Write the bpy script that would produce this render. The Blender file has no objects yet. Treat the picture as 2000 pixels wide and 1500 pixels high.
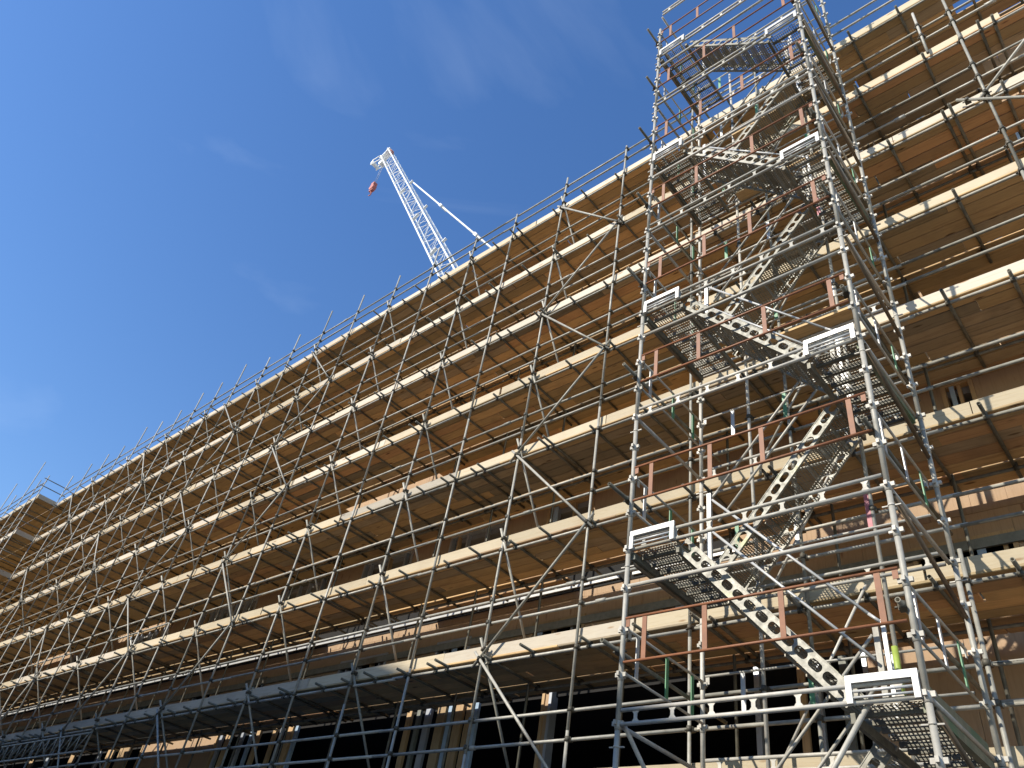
import bpy, math, random
from mathutils import Vector, Matrix
random.seed(7)
R = math.radians
S = bpy.context.scene
C = S.collection

# ------------------------------------------------------------------ camera, sky, sun, exposure
CAM = Vector((0, -8.7, 1.6))
cam = bpy.data.objects.new('camera', bpy.data.cameras.new('camera'))
C.objects.link(cam)
yaw, tilt, roll = R(-47.92052), R(39.38323), R(11.28364)
fwd = Vector((math.sin(yaw)*math.cos(tilt), math.cos(yaw)*math.cos(tilt), math.sin(tilt)))
right = Vector((math.cos(yaw), -math.sin(yaw), 0))
up = right.cross(fwd)
r2 = right*math.cos(roll) + up*math.sin(roll)
u2 = up*math.cos(roll) - right*math.sin(roll)
M = Matrix((r2, u2, -fwd)).transposed().to_4x4()
M.translation = CAM
cam.matrix_world = M
cam.data.sensor_width = 36
cam.data.lens = 36*1502/2000
cam.data.clip_start = 0.05
cam.data.clip_end = 5000
S.camera = cam

SUN_A, SUN_B = 0.36, 0.72            # per metre of depth the light moves this far along +x and down
sun_dir = Vector((SUN_A, 1, -SUN_B)).normalized()
sun = bpy.data.objects.new('sun', bpy.data.lights.new('sun', 'SUN'))
C.objects.link(sun)
sun.rotation_euler = sun_dir.to_track_quat('-Z', 'Y').to_euler()
sun.location = (-10, -30, 40)
sun.data.energy = 4.6
sun.data.angle = R(0.53)
sun.data.color = (1.0, 0.93, 0.82)

W = bpy.data.worlds.new('World')
S.world = W
W.use_nodes = True
nt = W.node_tree
nt.nodes.clear()
out = nt.nodes.new('ShaderNodeOutputWorld')
bg = nt.nodes.new('ShaderNodeBackground')
sky = nt.nodes.new('ShaderNodeTexSky')
sky.sky_type = 'NISHITA'
sky.sun_disc = False
sky.sun_elevation = math.asin(-sun_dir.z)
sky.sun_rotation = math.atan2(-sun_dir.x, -sun_dir.y)
sky.air_density = 1.25
sky.dust_density = 0.2
sky.ozone_density = 2.5
# faint high cirrus, as part of the sky itself
tc = nt.nodes.new('ShaderNodeTexCoord')
mp = nt.nodes.new('ShaderNodeMapping')
mp.inputs['Location'].default_value = (4.1, 2.3, 1.7)
mp.inputs['Rotation'].default_value = (0.1, 0.12, 0.5)
mp.inputs['Scale'].default_value = (1.2, 2.6, 7.0)
nz = nt.nodes.new('ShaderNodeTexNoise')
nz.inputs['Scale'].default_value = 0.9
nz.inputs['Detail'].default_value = 7
nz.inputs['Roughness'].default_value = 0.52
nz.inputs['Distortion'].default_value = 0.6
cr = nt.nodes.new('ShaderNodeValToRGB')
cr.color_ramp.elements[0].position = 0.57
cr.color_ramp.elements[0].color = (0, 0, 0, 1)
cr.color_ramp.elements[1].position = 0.92
cr.color_ramp.elements[1].color = (0.13, 0.13, 0.13, 1)
mx = nt.nodes.new('ShaderNodeMixRGB')
mx.inputs[2].default_value = (7.5, 8.3, 9.0, 1)
nt.links.new(tc.outputs['Generated'], mp.inputs['Vector'])
nt.links.new(mp.outputs[0], nz.inputs['Vector'])
nt.links.new(nz.outputs[0], cr.inputs[0])
nt.links.new(cr.outputs[0], mx.inputs[0])
hs = nt.nodes.new('ShaderNodeHueSaturation')
hs.inputs['Saturation'].default_value = 1.24
hs.inputs['Hue'].default_value = 0.510
nt.links.new(sky.outputs[0], hs.inputs['Color'])
nt.links.new(hs.outputs[0], mx.inputs[1])
nt.links.new(mx.outputs[0], bg.inputs[0])
nt.links.new(bg.outputs[0], out.inputs[0])
bg.inputs[1].default_value = 0.15

S.view_settings.view_transform = 'Standard'
S.view_settings.look = 'None'
S.view_settings.exposure = 0.4
S.view_settings.gamma = 1
S.cycles.max_bounces = 10
S.cycles.diffuse_bounces = 5

# ------------------------------------------------------------------ materials
def base_mat(name, rough=0.6, metal=0.0):
    m = bpy.data.materials.new(name)
    m.use_nodes = True
    b = m.node_tree.nodes['Principled BSDF']
    b.inputs['Roughness'].default_value = rough
    b.inputs['Metallic'].default_value = metal
    return m, m.node_tree, b

def ramp(nt, fac, stops):
    r = nt.nodes.new('ShaderNodeValToRGB')
    e = r.color_ramp.elements
    while len(e) < len(stops):
        e.new(0.5)
    for i, (p, c) in enumerate(stops):
        e[i].position = p
        e[i].color = (c[0], c[1], c[2], 1)
    nt.links.new(fac, r.inputs[0])
    return r.outputs[0]

def noise(nt, vec, scale, detail=4, rough=0.55, dist=0.0):
    n = nt.nodes.new('ShaderNodeTexNoise')
    n.inputs['Scale'].default_value = scale
    n.inputs['Detail'].default_value = detail
    n.inputs['Roughness'].default_value = rough
    n.inputs['Distortion'].default_value = dist
    nt.links.new(vec, n.inputs['Vector'])
    return n.outputs[0]

def coords(nt, scale=(1, 1, 1), rnd=60.0):
    t = nt.nodes.new('ShaderNodeTexCoord')
    oi = nt.nodes.new('ShaderNodeObjectInfo')
    mu = nt.nodes.new('ShaderNodeMath'); mu.operation = 'MULTIPLY'
    mu.inputs[1].default_value = rnd
    nt.links.new(oi.outputs['Random'], mu.inputs[0])
    ad = nt.nodes.new('ShaderNodeVectorMath'); ad.operation = 'ADD'
    nt.links.new(t.outputs['Object'], ad.inputs[0])
    nt.links.new(mu.outputs[0], ad.inputs[1])
    mp = nt.nodes.new('ShaderNodeMapping')
    mp.inputs['Scale'].default_value = scale
    nt.links.new(ad.outputs[0], mp.inputs['Vector'])
    return mp.outputs[0], oi.outputs['Random']

def mix(nt, fac, a, b, mode='MIX'):
    m = nt.nodes.new('ShaderNodeMixRGB'); m.blend_type = mode
    for i, v in ((0, fac), (1, a), (2, b)):
        if hasattr(v, 'is_linked') or hasattr(v, 'links'):
            nt.links.new(v, m.inputs[i])
        elif isinstance(v, (int, float)):
            m.inputs[i].default_value = v
        else:
            m.inputs[i].default_value = (v[0], v[1], v[2], 1)
    return m.outputs[0]

def bump(nt, b, h, strength=0.3, dist=0.01):
    bp = nt.nodes.new('ShaderNodeBump')
    bp.inputs['Strength'].default_value = strength
    bp.inputs['Distance'].default_value = dist
    nt.links.new(h, bp.inputs['Height'])
    nt.links.new(bp.outputs[0], b.inputs['Normal'])

def steel_mat(name, lo, hi, wear, rough=0.5, metal=0.35, wearpos=0.6, scale=9.0):
    m, nt, b = base_mat(name, rough, metal)
    v, rnd = coords(nt)
    n1 = noise(nt, v, scale, 6, 0.65)
    n2 = noise(nt, v, 1.7, 5, 0.6)
    c = ramp(nt, n1, [(0.3, lo), (0.7, hi)])
    w = ramp(nt, n2, [(wearpos, (0, 0, 0)), (wearpos+0.12, (1, 1, 1))])
    c = mix(nt, w, c, wear)
    tone = ramp(nt, rnd, [(0, (0.62, 0.62, 0.58)), (0.6, (0.9, 0.89, 0.85)), (1, (1.05, 1.03, 0.99))])
    c = mix(nt, 1.0, c, tone, 'MULTIPLY')
    nt.links.new(c, b.inputs['Base Color'])
    nt.links.new(ramp(nt, n1, [(0.2, (rough+0.15,)*3), (0.8, (rough-0.1,)*3)]), b.inputs['Roughness'])
    bump(nt, b, n1, 0.15, 0.003)
    return m

def wood_mat(name, dark, light, knot, rough=0.75, axis=0, tint=((0.7, 0.72, 0.75), (1.05, 1.0, 0.95)), grey=None):
    m, nt, b = base_mat(name, rough)
    sc = [14, 14, 14]; sc[axis] = 0.8
    v, rnd = coords(nt, tuple(sc))
    g = noise(nt, v, 1.6, 6, 0.6, 1.2)
    c = ramp(nt, g, [(0.28, dark), (0.52, light), (0.78, tuple(0.85*x for x in light))])
    sk = [5, 5, 5]; sk[axis] = 1.3
    v2, _ = coords(nt, tuple(sk), 33.0)
    vo = nt.nodes.new('ShaderNodeTexVoronoi')
    vo.inputs['Scale'].default_value = 1.1
    nt.links.new(v2, vo.inputs['Vector'])
    k = ramp(nt, vo.outputs['Distance'], [(0.07, (1, 1, 1)), (0.14, (0, 0, 0))])
    c = mix(nt, k, c, knot)
    v3, _ = coords(nt, (1, 1, 1), 21.0)
    st = noise(nt, v3, 1.4, 5, 0.6)
    c = mix(nt, ramp(nt, st, [(0.5, (0, 0, 0)), (0.75, (0.5, 0.5, 0.5))]), c, grey or tuple(0.6*x for x in dark))
    t = ramp(nt, rnd, [(0, tint[0]), (0.5, tuple((a+q)/2 for a, q in zip(*tint))), (1, tint[1])])
    c = mix(nt, 1.0, c, t, 'MULTIPLY')
    nt.links.new(c, b.inputs['Base Color'])
    bump(nt, b, g, 0.25, 0.004)
    return m

def plain_mat(name, col, rough=0.6, metal=0.0, var=0.18, scale=5.0):
    m, nt, b = base_mat(name, rough, metal)
    v, rnd = coords(nt)
    n = noise(nt, v, scale, 6, 0.65)
    c = ramp(nt, n, [(0.3, tuple(x*(1-var) for x in col)), (0.7, tuple(min(1, x*(1+var)) for x in col))])
    nt.links.new(c, b.inputs['Base Color'])
    bump(nt, b, n, 0.1, 0.003)
    return m

MAT = dict(
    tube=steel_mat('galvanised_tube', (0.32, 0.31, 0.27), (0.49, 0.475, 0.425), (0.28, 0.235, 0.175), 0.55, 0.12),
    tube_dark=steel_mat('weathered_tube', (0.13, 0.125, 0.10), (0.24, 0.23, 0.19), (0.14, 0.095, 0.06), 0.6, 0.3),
    tower=steel_mat('tower_galvanised', (0.42, 0.40, 0.36), (0.60, 0.575, 0.52), (0.32, 0.33, 0.19), 0.55, 0.08, 0.66),
    coupler=steel_mat('coupler_steel', (0.06, 0.055, 0.045), (0.14, 0.13, 0.10), (0.12, 0.07, 0.035), 0.6, 0.3),
    white_alu=plain_mat('bright_aluminium', (0.50, 0.50, 0.48), 0.45, 0.2, 0.12),
    alu=steel_mat('stair_aluminium', (0.22, 0.215, 0.185), (0.34, 0.33, 0.285), (0.38, 0.40, 0.20), 0.5, 0.15, 0.62, 14),
    mesh=steel_mat('platform_mesh', (0.22, 0.21, 0.18), (0.36, 0.34, 0.29), (0.2, 0.16, 0.1), 0.55, 0.4),
    red=plain_mat('red_oxide_paint', (0.235, 0.092, 0.038), 0.6, 0.0, 0.25),
    green=plain_mat('green_paint', (0.10, 0.27, 0.13), 0.5, 0.0, 0.3),
    pink=plain_mat('pink_paint', (0.42, 0.13, 0.15), 0.55, 0.0, 0.2),
    lime=plain_mat('lime_paint', (0.30, 0.38, 0.07), 0.5, 0.0, 0.2),
    green_steel=steel_mat('mossy_steel', (0.17, 0.18, 0.13), (0.26, 0.27, 0.19), (0.12, 0.20, 0.12), 0.65, 0.2, 0.5),
    brown_tube=steel_mat('brown_tube', (0.16, 0.12, 0.08), (0.24, 0.18, 0.12), (0.10, 0.07, 0.05), 0.6, 0.2),
    toe=wood_mat('pine_toe_board', (0.48, 0.385, 0.245), (0.58, 0.49, 0.335), (0.30, 0.17, 0.07), tint=((0.74, 0.73, 0.70), (1.04, 1.04, 1.04)), grey=(0.42, 0.34, 0.22)),
    toe_pale=wood_mat('pale_pine_toe_board', (0.52, 0.44, 0.325), (0.61, 0.54, 0.42), (0.36, 0.22, 0.11), tint=((0.8, 0.79, 0.77), (1.04, 1.04, 1.04)), grey=(0.5, 0.43, 0.34)),
    toe_grey=wood_mat('weathered_shaded_toe_board', (0.42, 0.36, 0.26), (0.56, 0.49, 0.37), (0.24, 0.2, 0.15), grey=(0.36, 0.32, 0.26)),
    deck=wood_mat('deck_board', (0.39, 0.255, 0.125), (0.58, 0.405, 0.205), (0.15, 0.08, 0.03), tint=((0.55, 0.60, 0.62), (1.25, 1.17, 1.05)), grey=(0.27, 0.20, 0.12)),
    deck_grey=wood_mat('weathered_deck_board', (0.25, 0.19, 0.125), (0.42, 0.335, 0.225), (0.14, 0.09, 0.05), tint=((0.55, 0.58, 0.58), (1.15, 1.1, 1.0)), grey=(0.16, 0.13, 0.09)),
    deck_red=wood_mat('reddish_deck_board', (0.37, 0.225, 0.11), (0.54, 0.355, 0.18), (0.15, 0.07, 0.03), tint=((0.60, 0.62, 0.66), (1.2, 1.08, 1.0)), grey=(0.25, 0.17, 0.10)),
    ply=wood_mat('plywood_sheathing', (0.36, 0.235, 0.13), (0.45, 0.305, 0.18), (0.28, 0.16, 0.09), axis=2, tint=((0.9, 0.9, 0.9), (1, 1, 1)), grey=(0.30, 0.18, 0.10)),
    stud=plain_mat('galvanised_stud', (0.50, 0.53, 0.56), 0.4, 0.5, 0.12),
    timber=wood_mat('timber_stud', (0.40, 0.26, 0.13), (0.55, 0.38, 0.2), (0.2, 0.1, 0.05), axis=2),
    beam=steel_mat('grey_steel_beam', (0.17, 0.18, 0.16), (0.26, 0.27, 0.24), (0.16, 0.13, 0.09), 0.6, 0.1),
    film=plain_mat('pale_blue_film', (0.36, 0.47, 0.58), 0.3, 0.0, 0.15),
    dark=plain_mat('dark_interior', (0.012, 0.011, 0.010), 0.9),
    concrete=plain_mat('concrete', (0.28, 0.27, 0.25), 0.85, 0, 0.15, 2.0),
    asphalt=plain_mat('asphalt', (0.06, 0.06, 0.06), 0.9, 0, 0.3, 8.0),
    paving=plain_mat('paving', (0.26, 0.25, 0.23), 0.85, 0, 0.15, 3.0),
    brick=plain_mat('brick', (0.30, 0.17, 0.12), 0.85, 0, 0.25, 8.0),
    glass=plain_mat('window_glass', (0.05, 0.06, 0.07), 0.1, 0, 0.1),
    crane=plain_mat('white_crane_paint', (0.82, 0.83, 0.82), 0.45, 0.0, 0.05),
    crane_red=plain_mat('red_hook_paint', (0.42, 0.12, 0.09), 0.5, 0.0, 0.25),
    rope=plain_mat('steel_rope', (0.30, 0.31, 0.33), 0.5, 0.3),
)

# ------------------------------------------------------------------ mesh building
class MB:
    def __init__(s):
        s.v, s.f, s.sm = [], [], []
    def poly(s, pts, smooth=False):
        n = len(s.v)
        s.v += [tuple(p) for p in pts]
        s.f.append(tuple(range(n, n+len(pts)))); s.sm.append(smooth)
        return s
    def box(s, lo, hi):
        x0, y0, z0 = lo; x1, y1, z1 = hi
        n = len(s.v)
        s.v += [(x0, y0, z0), (x1, y0, z0), (x1, y1, z0), (x0, y1, z0), (x0, y0, z1), (x1, y0, z1), (x1, y1, z1), (x0, y1, z1)]
        for q in ((0, 3, 2, 1), (4, 5, 6, 7), (0, 1, 5, 4), (1, 2, 6, 5), (2, 3, 7, 6), (3, 0, 4, 7)):
            s.f.append(tuple(n+i for i in q)); s.sm.append(False)
        return s
    def bar(s, p, q, w, h, upv=(0, 0, 1)):
        """a rectangular bar from p to q, w wide and h high (h along upv)"""
        p, q = Vector(p), Vector(q)
        d = (q-p).normalized(); U = Vector(upv)
        sd = d.cross(U)
        if sd.length < 1e-4: sd = d.cross(Vector((1, 0, 0)))
        sd.normalize(); U = sd.cross(d).normalized()
        n = len(s.v)
        for e in (p, q):
            for a, b in ((-1, -1), (1, -1), (1, 1), (-1, 1)):
                s.v.append(tuple(e + sd*(a*w/2) + U*(b*h/2)))
        for k in ((0, 1, 2, 3), (7, 6, 5, 4), (0, 4, 5, 1), (1, 5, 6, 2), (2, 6, 7, 3), (3, 7, 4, 0)):
            s.f.append(tuple(n+i for i in k)); s.sm.append(False)
        return s
    def tube(s, p, q, r, n=10, hollow=True, r1=None):
        p, q = Vector(p), Vector(q)
        d = (q-p).normalized()
        a = d.orthogonal().normalized(); b = d.cross(a)
        r1 = r if r1 is None else r1
        cs = [(math.cos(2*math.pi*i/n), math.sin(2*math.pi*i/n)) for i in range(n)]
        o = len(s.v)
        rings = [(p, r), (q, r1)]
        if hollow:
            L = min(0.12, (q-p).length*0.4)
            rings = [(p+d*L, r*.78), (p, r*.78), (p, r), (q, r1), (q, r1*.78), (q-d*L, r1*.78)]
        for c, rr in rings:
            s.v += [tuple(c+a*(rr*x)+b*(rr*y)) for x, y in cs]
        for k in range(len(rings)-1):
            sm = (not hollow) or k in (0, 2, 4)
            for i in range(n):
                j = (i+1) % n
                s.f.append((o+k*n+i, o+k*n+j, o+(k+1)*n+j, o+(k+1)*n+i)); s.sm.append(sm)
        m = len(rings)-1
        s.f.append(tuple(o+i for i in reversed(range(n)))); s.sm.append(False)
        s.f.append(tuple(o+m*n+i for i in range(n))); s.sm.append(False)
        return s
    def mesh(s, name, mat, origin=(0, 0, 0)):
        me = bpy.data.meshes.new(name)
        o = Vector(origin)
        me.from_pydata([tuple(Vector(v)-o) for v in s.v], [], s.f)
        me.polygons.foreach_set('use_smooth', s.sm)
        me.materials.append(MAT[mat])
        me.update()
        return me
    def build(s, name, mat, parent=None, origin=None):
        """ONE mesh object; its origin is the middle of its foot unless given"""
        if origin is None:
            if parent is not None: origin = (0, 0, 0)
            else:
                xs, ys, zs = zip(*s.v)
                origin = ((min(xs)+max(xs))/2, (min(ys)+max(ys))/2, min(zs))
        if parent is not None:                       # parents sit unrotated at their own location
            w = parent.location if parent.parent is None else parent.location + parent.parent.location
            ob = bpy.data.objects.new(name, s.mesh(name, mat, w))
            ob.parent = parent
        else:
            ob = bpy.data.objects.new(name, s.mesh(name, mat, origin))
            ob.location = origin
        C.objects.link(ob)
        return ob

def tag(o, label, cat, group=None, kind=None):
    o['label'] = label; o['category'] = cat
    if group: o['group'] = group
    if kind: o['kind'] = kind
    return o
def struct(o):
    o['kind'] = 'structure'
    return o
def thing(name, label, cat, loc, group=None):
    o = bpy.data.objects.new(name, None)
    o.empty_display_size = 0.1
    C.objects.link(o)
    o.location = loc
    return tag(o, label, cat, group)
def put(name, me, loc, parent=None):
    o = bpy.data.objects.new(name, me)
    C.objects.link(o)
    if parent is not None:
        o.parent = parent
        o.location = Vector(loc) - (parent.location if parent.parent is None else parent.location+parent.parent.location)
    else:
        o.location = loc
    return o

ORD = ['zeroth', 'first', 'second', 'third', 'fourth', 'fifth', 'sixth', 'seventh', 'eighth', 'ninth', 'tenth', 'eleventh',
       'twelfth', 'thirteenth', 'fourteenth', 'fifteenth', 'sixteenth', 'seventeenth', 'eighteenth', 'nineteenth', 'twentieth',
       'twenty-first', 'twenty-second', 'twenty-third', 'twenty-fourth', 'twenty-fifth', 'twenty-sixth', 'twenty-seventh',
       'twenty-eighth', 'twenty-ninth', 'thirtieth', 'thirty-first', 'thirty-second', 'thirty-third', 'thirty-fourth',
       'thirty-fifth', 'thirty-sixth', 'thirty-seventh', 'thirty-eighth', 'thirty-ninth', 'fortieth']
def nth(i):
    return ORD[i] if i < len(ORD) else 'far'

# ------------------------------------------------------------------ measured layout (metres; facade along x, depth along y)
LZ = {1: 18.017, 2: 16.007, 3: 14.024, 4: 12.04, 5: 10.082, 6: 8.064, 7: 6.02, 8: 4.03}   # ledger heights, top deck first
DN = {1: 'top deck', 2: 'second deck down', 3: 'third deck down', 4: 'fourth deck down',
      5: 'fifth deck down', 6: 'sixth deck down', 7: 'seventh deck down', 8: 'lowest deck'}
TR = 0.0242
SX = [0.16, -1.8, -3.57, -5.2, -7.1, -9.05, -10.8, -12.42, -14.23, -16.03, -17.95, -19.85, -21.65, -23.45, -25.5, -27.1, -28.7,
      -30.3, -32.0, -33.8, -35.6, -37.4, -39.4, -41.6]
SXF = [-41.75, -43.0, -44.7, -46.5, -48.3, -50.1, -51.9, -53.7, -55.5, -57.3, -59.1, -60.9, -62.7, -64.5, -66.3, -68.1]
FY = -0.95                    # the far section stands this far forward of the rest
WALL_Y = 1.85
STEP_X = -41.7                # the front steps forward here

# ------------------------------------------------------------------ ground and street
g = MB().poly([(-900, -900, -0.012), (900, -900, -0.012), (900, 900, -0.012), (-900, 900, -0.012)]).build('ground', 'concrete', origin=(0, 0, 0)); struct(g)
g = MB().box((-140, -19, -0.3), (60, -10.2, -0.004)).build('road', 'asphalt'); struct(g)
for y0, y1 in ((-10.2, -2.6), (-22.0, -19.0)):
    g = MB().box((-140, y0, -0.3), (60, y1, 0.12)).build('pavement', 'paving'); struct(g)

# ------------------------------------------------------------------ building under the scaffold
bld = thing('building', 'long building under construction with brown plywood walls behind the scaffold', 'building', (-35, 9, 0))
X0, X1 = -78.0, 6.0
FL = [0.0, LZ[8]-0.15, LZ[7]+0.33, LZ[6]-0.15, LZ[5]+0.12] + [LZ[k]-0.15 for k in (4, 3, 2, 1)]
openings = {}
rw = random.Random(3)
for si in range(len(FL)-1):
    z0, z1 = FL[si], FL[si+1]
    ops = []
    if si == 1:       # between the lowest deck and the seventh: wide black openings, plywood at the right
        ops = [(-9.1, -3.6), (-20.2, -9.2), (-40, -24.2), (-56, -42)]
    elif si == 3:
        ops = [(-1.9, -1.45), (-9.75, -8.55), (-12.7, -10.9), (-15.9, -14.0), (-19.6, -17.4), (-24.0, -20.8), (-29.3, -26.0), (-34, -31.5), (-40, -37)]
    elif si == 0:
        ops = [(-9, -3.4), (-18, -11), (-30, -21), (-44, -33)]
    else:
        x = 4.0 - rw.random()*1.5
        while x > X0+4:
            w = rw.choice((1.0, 1.3, 1.7))
            ops.append((x-w, x)); x -= w + rw.choice((1.6, 2.3, 3.1))
    openings[si] = ops
    m = MB()
    edges = sorted(ops)
    zt = z1 - (0.02 if si in (0, 1, 3) else 0.35); zb = z0 + (0.0 if si < 2 else 0.75)
    cx = X0
    for a, b in edges + [(X1, X1)]:
        x = cx                                     # plywood sheets, 1.2 m wide, 6 mm joints, slightly uneven
        while x < a-0.01:
            e = min(a, x+1.22)
            dy = rw.uniform(0, 0.006)
            m.box((x+0.003, WALL_Y+dy, z0+0.003), (e-0.003, WALL_Y+0.09+dy, z1-0.003))
            x = e
        if b > a:
            if zb > z0+0.05: m.box((a, WALL_Y+0.004, z0+0.003), (b, WALL_Y+0.08, zb))
            if zt < z1-0.05: m.box((a, WALL_Y+0.004, zt), (b, WALL_Y+0.08, z1-0.003))
        cx = b
        if si <= 1 and m.v:
            m.build('wall', 'ply', bld); m = MB()
    if m.v: m.build('wall', 'ply', bld)
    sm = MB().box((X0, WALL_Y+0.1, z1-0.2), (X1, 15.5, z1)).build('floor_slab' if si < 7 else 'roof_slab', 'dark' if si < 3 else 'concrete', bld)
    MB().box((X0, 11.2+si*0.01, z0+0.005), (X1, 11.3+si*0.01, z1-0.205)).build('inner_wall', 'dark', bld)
MB().box((X0, 15.6, 0), (X1, 15.9, FL[-1])).build('rear_wall', 'ply', bld)
for x in (X0-0.3, X1): MB().box((x, WALL_Y+0.1, 0), (x+0.29, 15.5, FL[-1])).build('end_wall', 'ply', bld)
# window framing: steel studs, a timber stud and a strip of pale film in each opening
nw = 0
for si in range(1, 8):
    for a, b in sorted(openings[si], reverse=True):
        if nw >= 96 or a < -40: continue
        zt = FL[si+1] - (0.02 if si in (0, 1, 3) else 0.35); zb = FL[si] + (0.0 if si < 2 else 0.75)
        nw += 1
        fr = MB()
        fr.box((a, WALL_Y-0.02, zb), (a+0.06, WALL_Y+0.16, zt)); fr.box((b-0.06, WALL_Y-0.02, zb), (b, WALL_Y+0.16, zt))
        fr.box((a+0.061, WALL_Y-0.018, zt-0.05), (b-0.061, WALL_Y+0.15, zt))
        wf = fr.build('window_frame', rw.choice(('stud', 'timber', 'beam')), bld)
        x = a + 0.22
        while x < b-0.15:
            if si > 1:
                MB().box((x, WALL_Y+0.01, zb+0.002), (x+0.05, WALL_Y+0.11, zt-0.052)).build('stud', rw.choice(('stud', 'stud', 'timber')), wf)
            x += rw.choice((0.3, 0.45, 0.6))
        if si > 1 and rw.random() < 0.75:
            x = rw.uniform(a+0.1, b-0.3)
            MB().box((x, WALL_Y-0.012, zb+0.003), (x+rw.uniform(0.06, 0.16), WALL_Y-0.004, zt-0.055)).build('film_strip', 'film', wf)
# panels of studs and boards in the ground openings, seen under the seventh deck
for x, w, mt in ((-12.75, .14, 'timber'), (-12.45, .10, 'beam'), (-12.2, .16, 'stud'), (-11.85, .22, 'timber'), (-11.55, .09, 'film'), (-11.35, .2, 'timber'),
                 (-11.05, .12, 'timber'), (-10.85, .10, 'film'), (-17.5, .12, 'timber'), (-17.2, .08, 'stud'), (-16.9, .2, 'timber'), (-16.6, .1, 'film'),
                 (-19.9, .12, 'stud'), (-19.6, .2, 'timber'), (-18.9, .1, 'stud'), (-18.5, .1, 'film'), (-18.2, .14, 'timber'), (-25, .2, 'timber'), (-25.5, .5, 'timber'), (-26.3, .4, 'timber'), (-27, .2, 'stud'), (-29, .3, 'timber'), (-31, .2, 'stud'), (-32.4, .3, 'timber'), (-5.2, .08, 'stud'), (-4.55, .1, 'timber'), (-4.3, .07, 'stud'), (-3.95, .1, 'beam')):
    MB().box((x, WALL_Y-0.08, FL[1]+0.01), (x+w, WALL_Y-0.015, FL[2]-0.2)).build('framing_post', mt, bld)
# steel edge beam and rails on the storey below the sixth deck
MB().box((X0, WALL_Y-0.075, 6.95), (X1, WALL_Y-0.006, 7.13)).box((X0, WALL_Y-0.13, 6.90), (X1, WALL_Y-0.004, 6.948)).box((X0, WALL_Y-0.13, 7.132), (X1, WALL_Y-0.004, 7.18)).build('edge_beam', 'beam', bld)
MB().box((X0, WALL_Y-0.05, 7.36), (X1, WALL_Y-0.006, 7.50)).build('edge_rail', 'beam', bld)
mt_ = MB(); dk_ = MB()
x = -5.4
while x > -60:
    w = rw.choice((2.1, 3.0, 3.6, 1.4))
    mt_.box((x-w+0.04, WALL_Y-0.05, 8.115), (x, WALL_Y-0.012, 8.165))
    if rw.random() < 0.8: mt_.box((x-w*0.4-0.06, WALL_Y-0.055, 8.166), (x-w*0.4, WALL_Y-0.02, 8.23))
    x -= w + rw.choice((0.0, 0.0, 0.25))
dk_.box((-60, WALL_Y-0.011, 8.05), (-5.4, WALL_Y-0.007, 8.62))  # near-black sheet on the plywood, painting in the shade of a recess
dk_.build('recess_shade_strip', 'dark', bld)
mt_.build('white_track', 'white_alu', bld)

# ------------------------------------------------------------------ shared small meshes
def coupler_mesh():
    m = MB()
    m.tube((0, 0, -0.032), (0, 0, 0.032), 0.037, 10, False)
    m.box((-0.045, 0.01, -0.03), (0.045, 0.075, 0.03))
    m.tube((0.045, 0.045, -0.0), (0.082, 0.045, 0.0), 0.011, 6, False)
    m.tube((-0.045, 0.02, 0.0), (-0.075, 0.02, 0.0), 0.011, 6, False)
    return m.mesh('coupler', 'coupler')
COUP = coupler_mesh()
def clip_mesh():
    m = MB()
    m.tube((-0.03, 0, 0), (0.03, 0, 0), 0.034, 8, False)
    m.box((-0.026, -0.03, 0.0), (0.026, 0.035, 0.075))
    m.tube((0, -0.05, 0.02), (0, -0.075, -0.04), 0.009, 6, False)
    return m.mesh('coupler', 'coupler')
CLIP = clip_mesh()

# ------------------------------------------------------------------ scaffold standards (front row)
def where(i):
    if i == 0: return 'first front upright right of the stair tower'
    if i == 1: return 'short front upright just right of the stair tower base'
    if i == 2: return 'front upright seen through the middle of the stair tower'
    if i == 3: return 'front upright directly behind the left edge of the stair tower'
    return nth(i-3) + ' full front upright left of the stair tower'
rs = random.Random(11)
tops = {0: 20.6, 1: 6.4, 2: 19.2, 3: 19.3, 4: 19.22, 5: 19.42, 6: 19.12, 7: 19.2, 8: 19.95}
for i, x in enumerate(SX):
    top = tops.get(i, LZ[1]+1.1+rs.uniform(0.35, 1.1))
    lean = rs.uniform(-0.02, 0.02)
    m = MB()
    # lengths joined end to end, each a hair off the last
    z = 0.0; px = x
    seg = rs.uniform(4.2, 6.2)
    while z < top-0.01:
        e = min(top, z+seg)
        if top-e < 0.7: e = top
        nx = x + rs.uniform(-0.018, 0.018)
        m.tube((px, 0, z+0.002), (nx, 0, e), TR, 12)
        px = nx; z = e; seg = rs.uniform(5.5, 6.4)
    far = x < -30
    st = m.build('scaffold_standard', 'tube', origin=(x, 0, 0))
    tag(st, 'galvanised steel scaffold tube, ' + where(i), 'scaffold tube', 'front uprights of the scaffold')
    for k, lz in LZ.items():
        for dz in (0.0, 0.69, 1.09):
            if lz+dz < top-0.03 and not far:
                put('coupler', COUP, (x, 0, lz+dz), st)
for i, x in enumerate(SXF):
    top = {0: 19.4, 1: 19.5, 2: 21.2, 3: 19.6, 4: 20.9}.get(i, 18.6 + rs.uniform(0.6, 2.2))
    st = MB().tube((x, FY, 0.002), (x+rs.uniform(-.03, .03), FY, top), TR, 8).build('scaffold_standard', 'tube', origin=(x, FY, 0))
    tag(st, 'thin distant scaffold tube, ' + nth(i+1) + ' upright beyond the corner at the far left', 'scaffold tube', 'front uprights of the scaffold')
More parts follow.
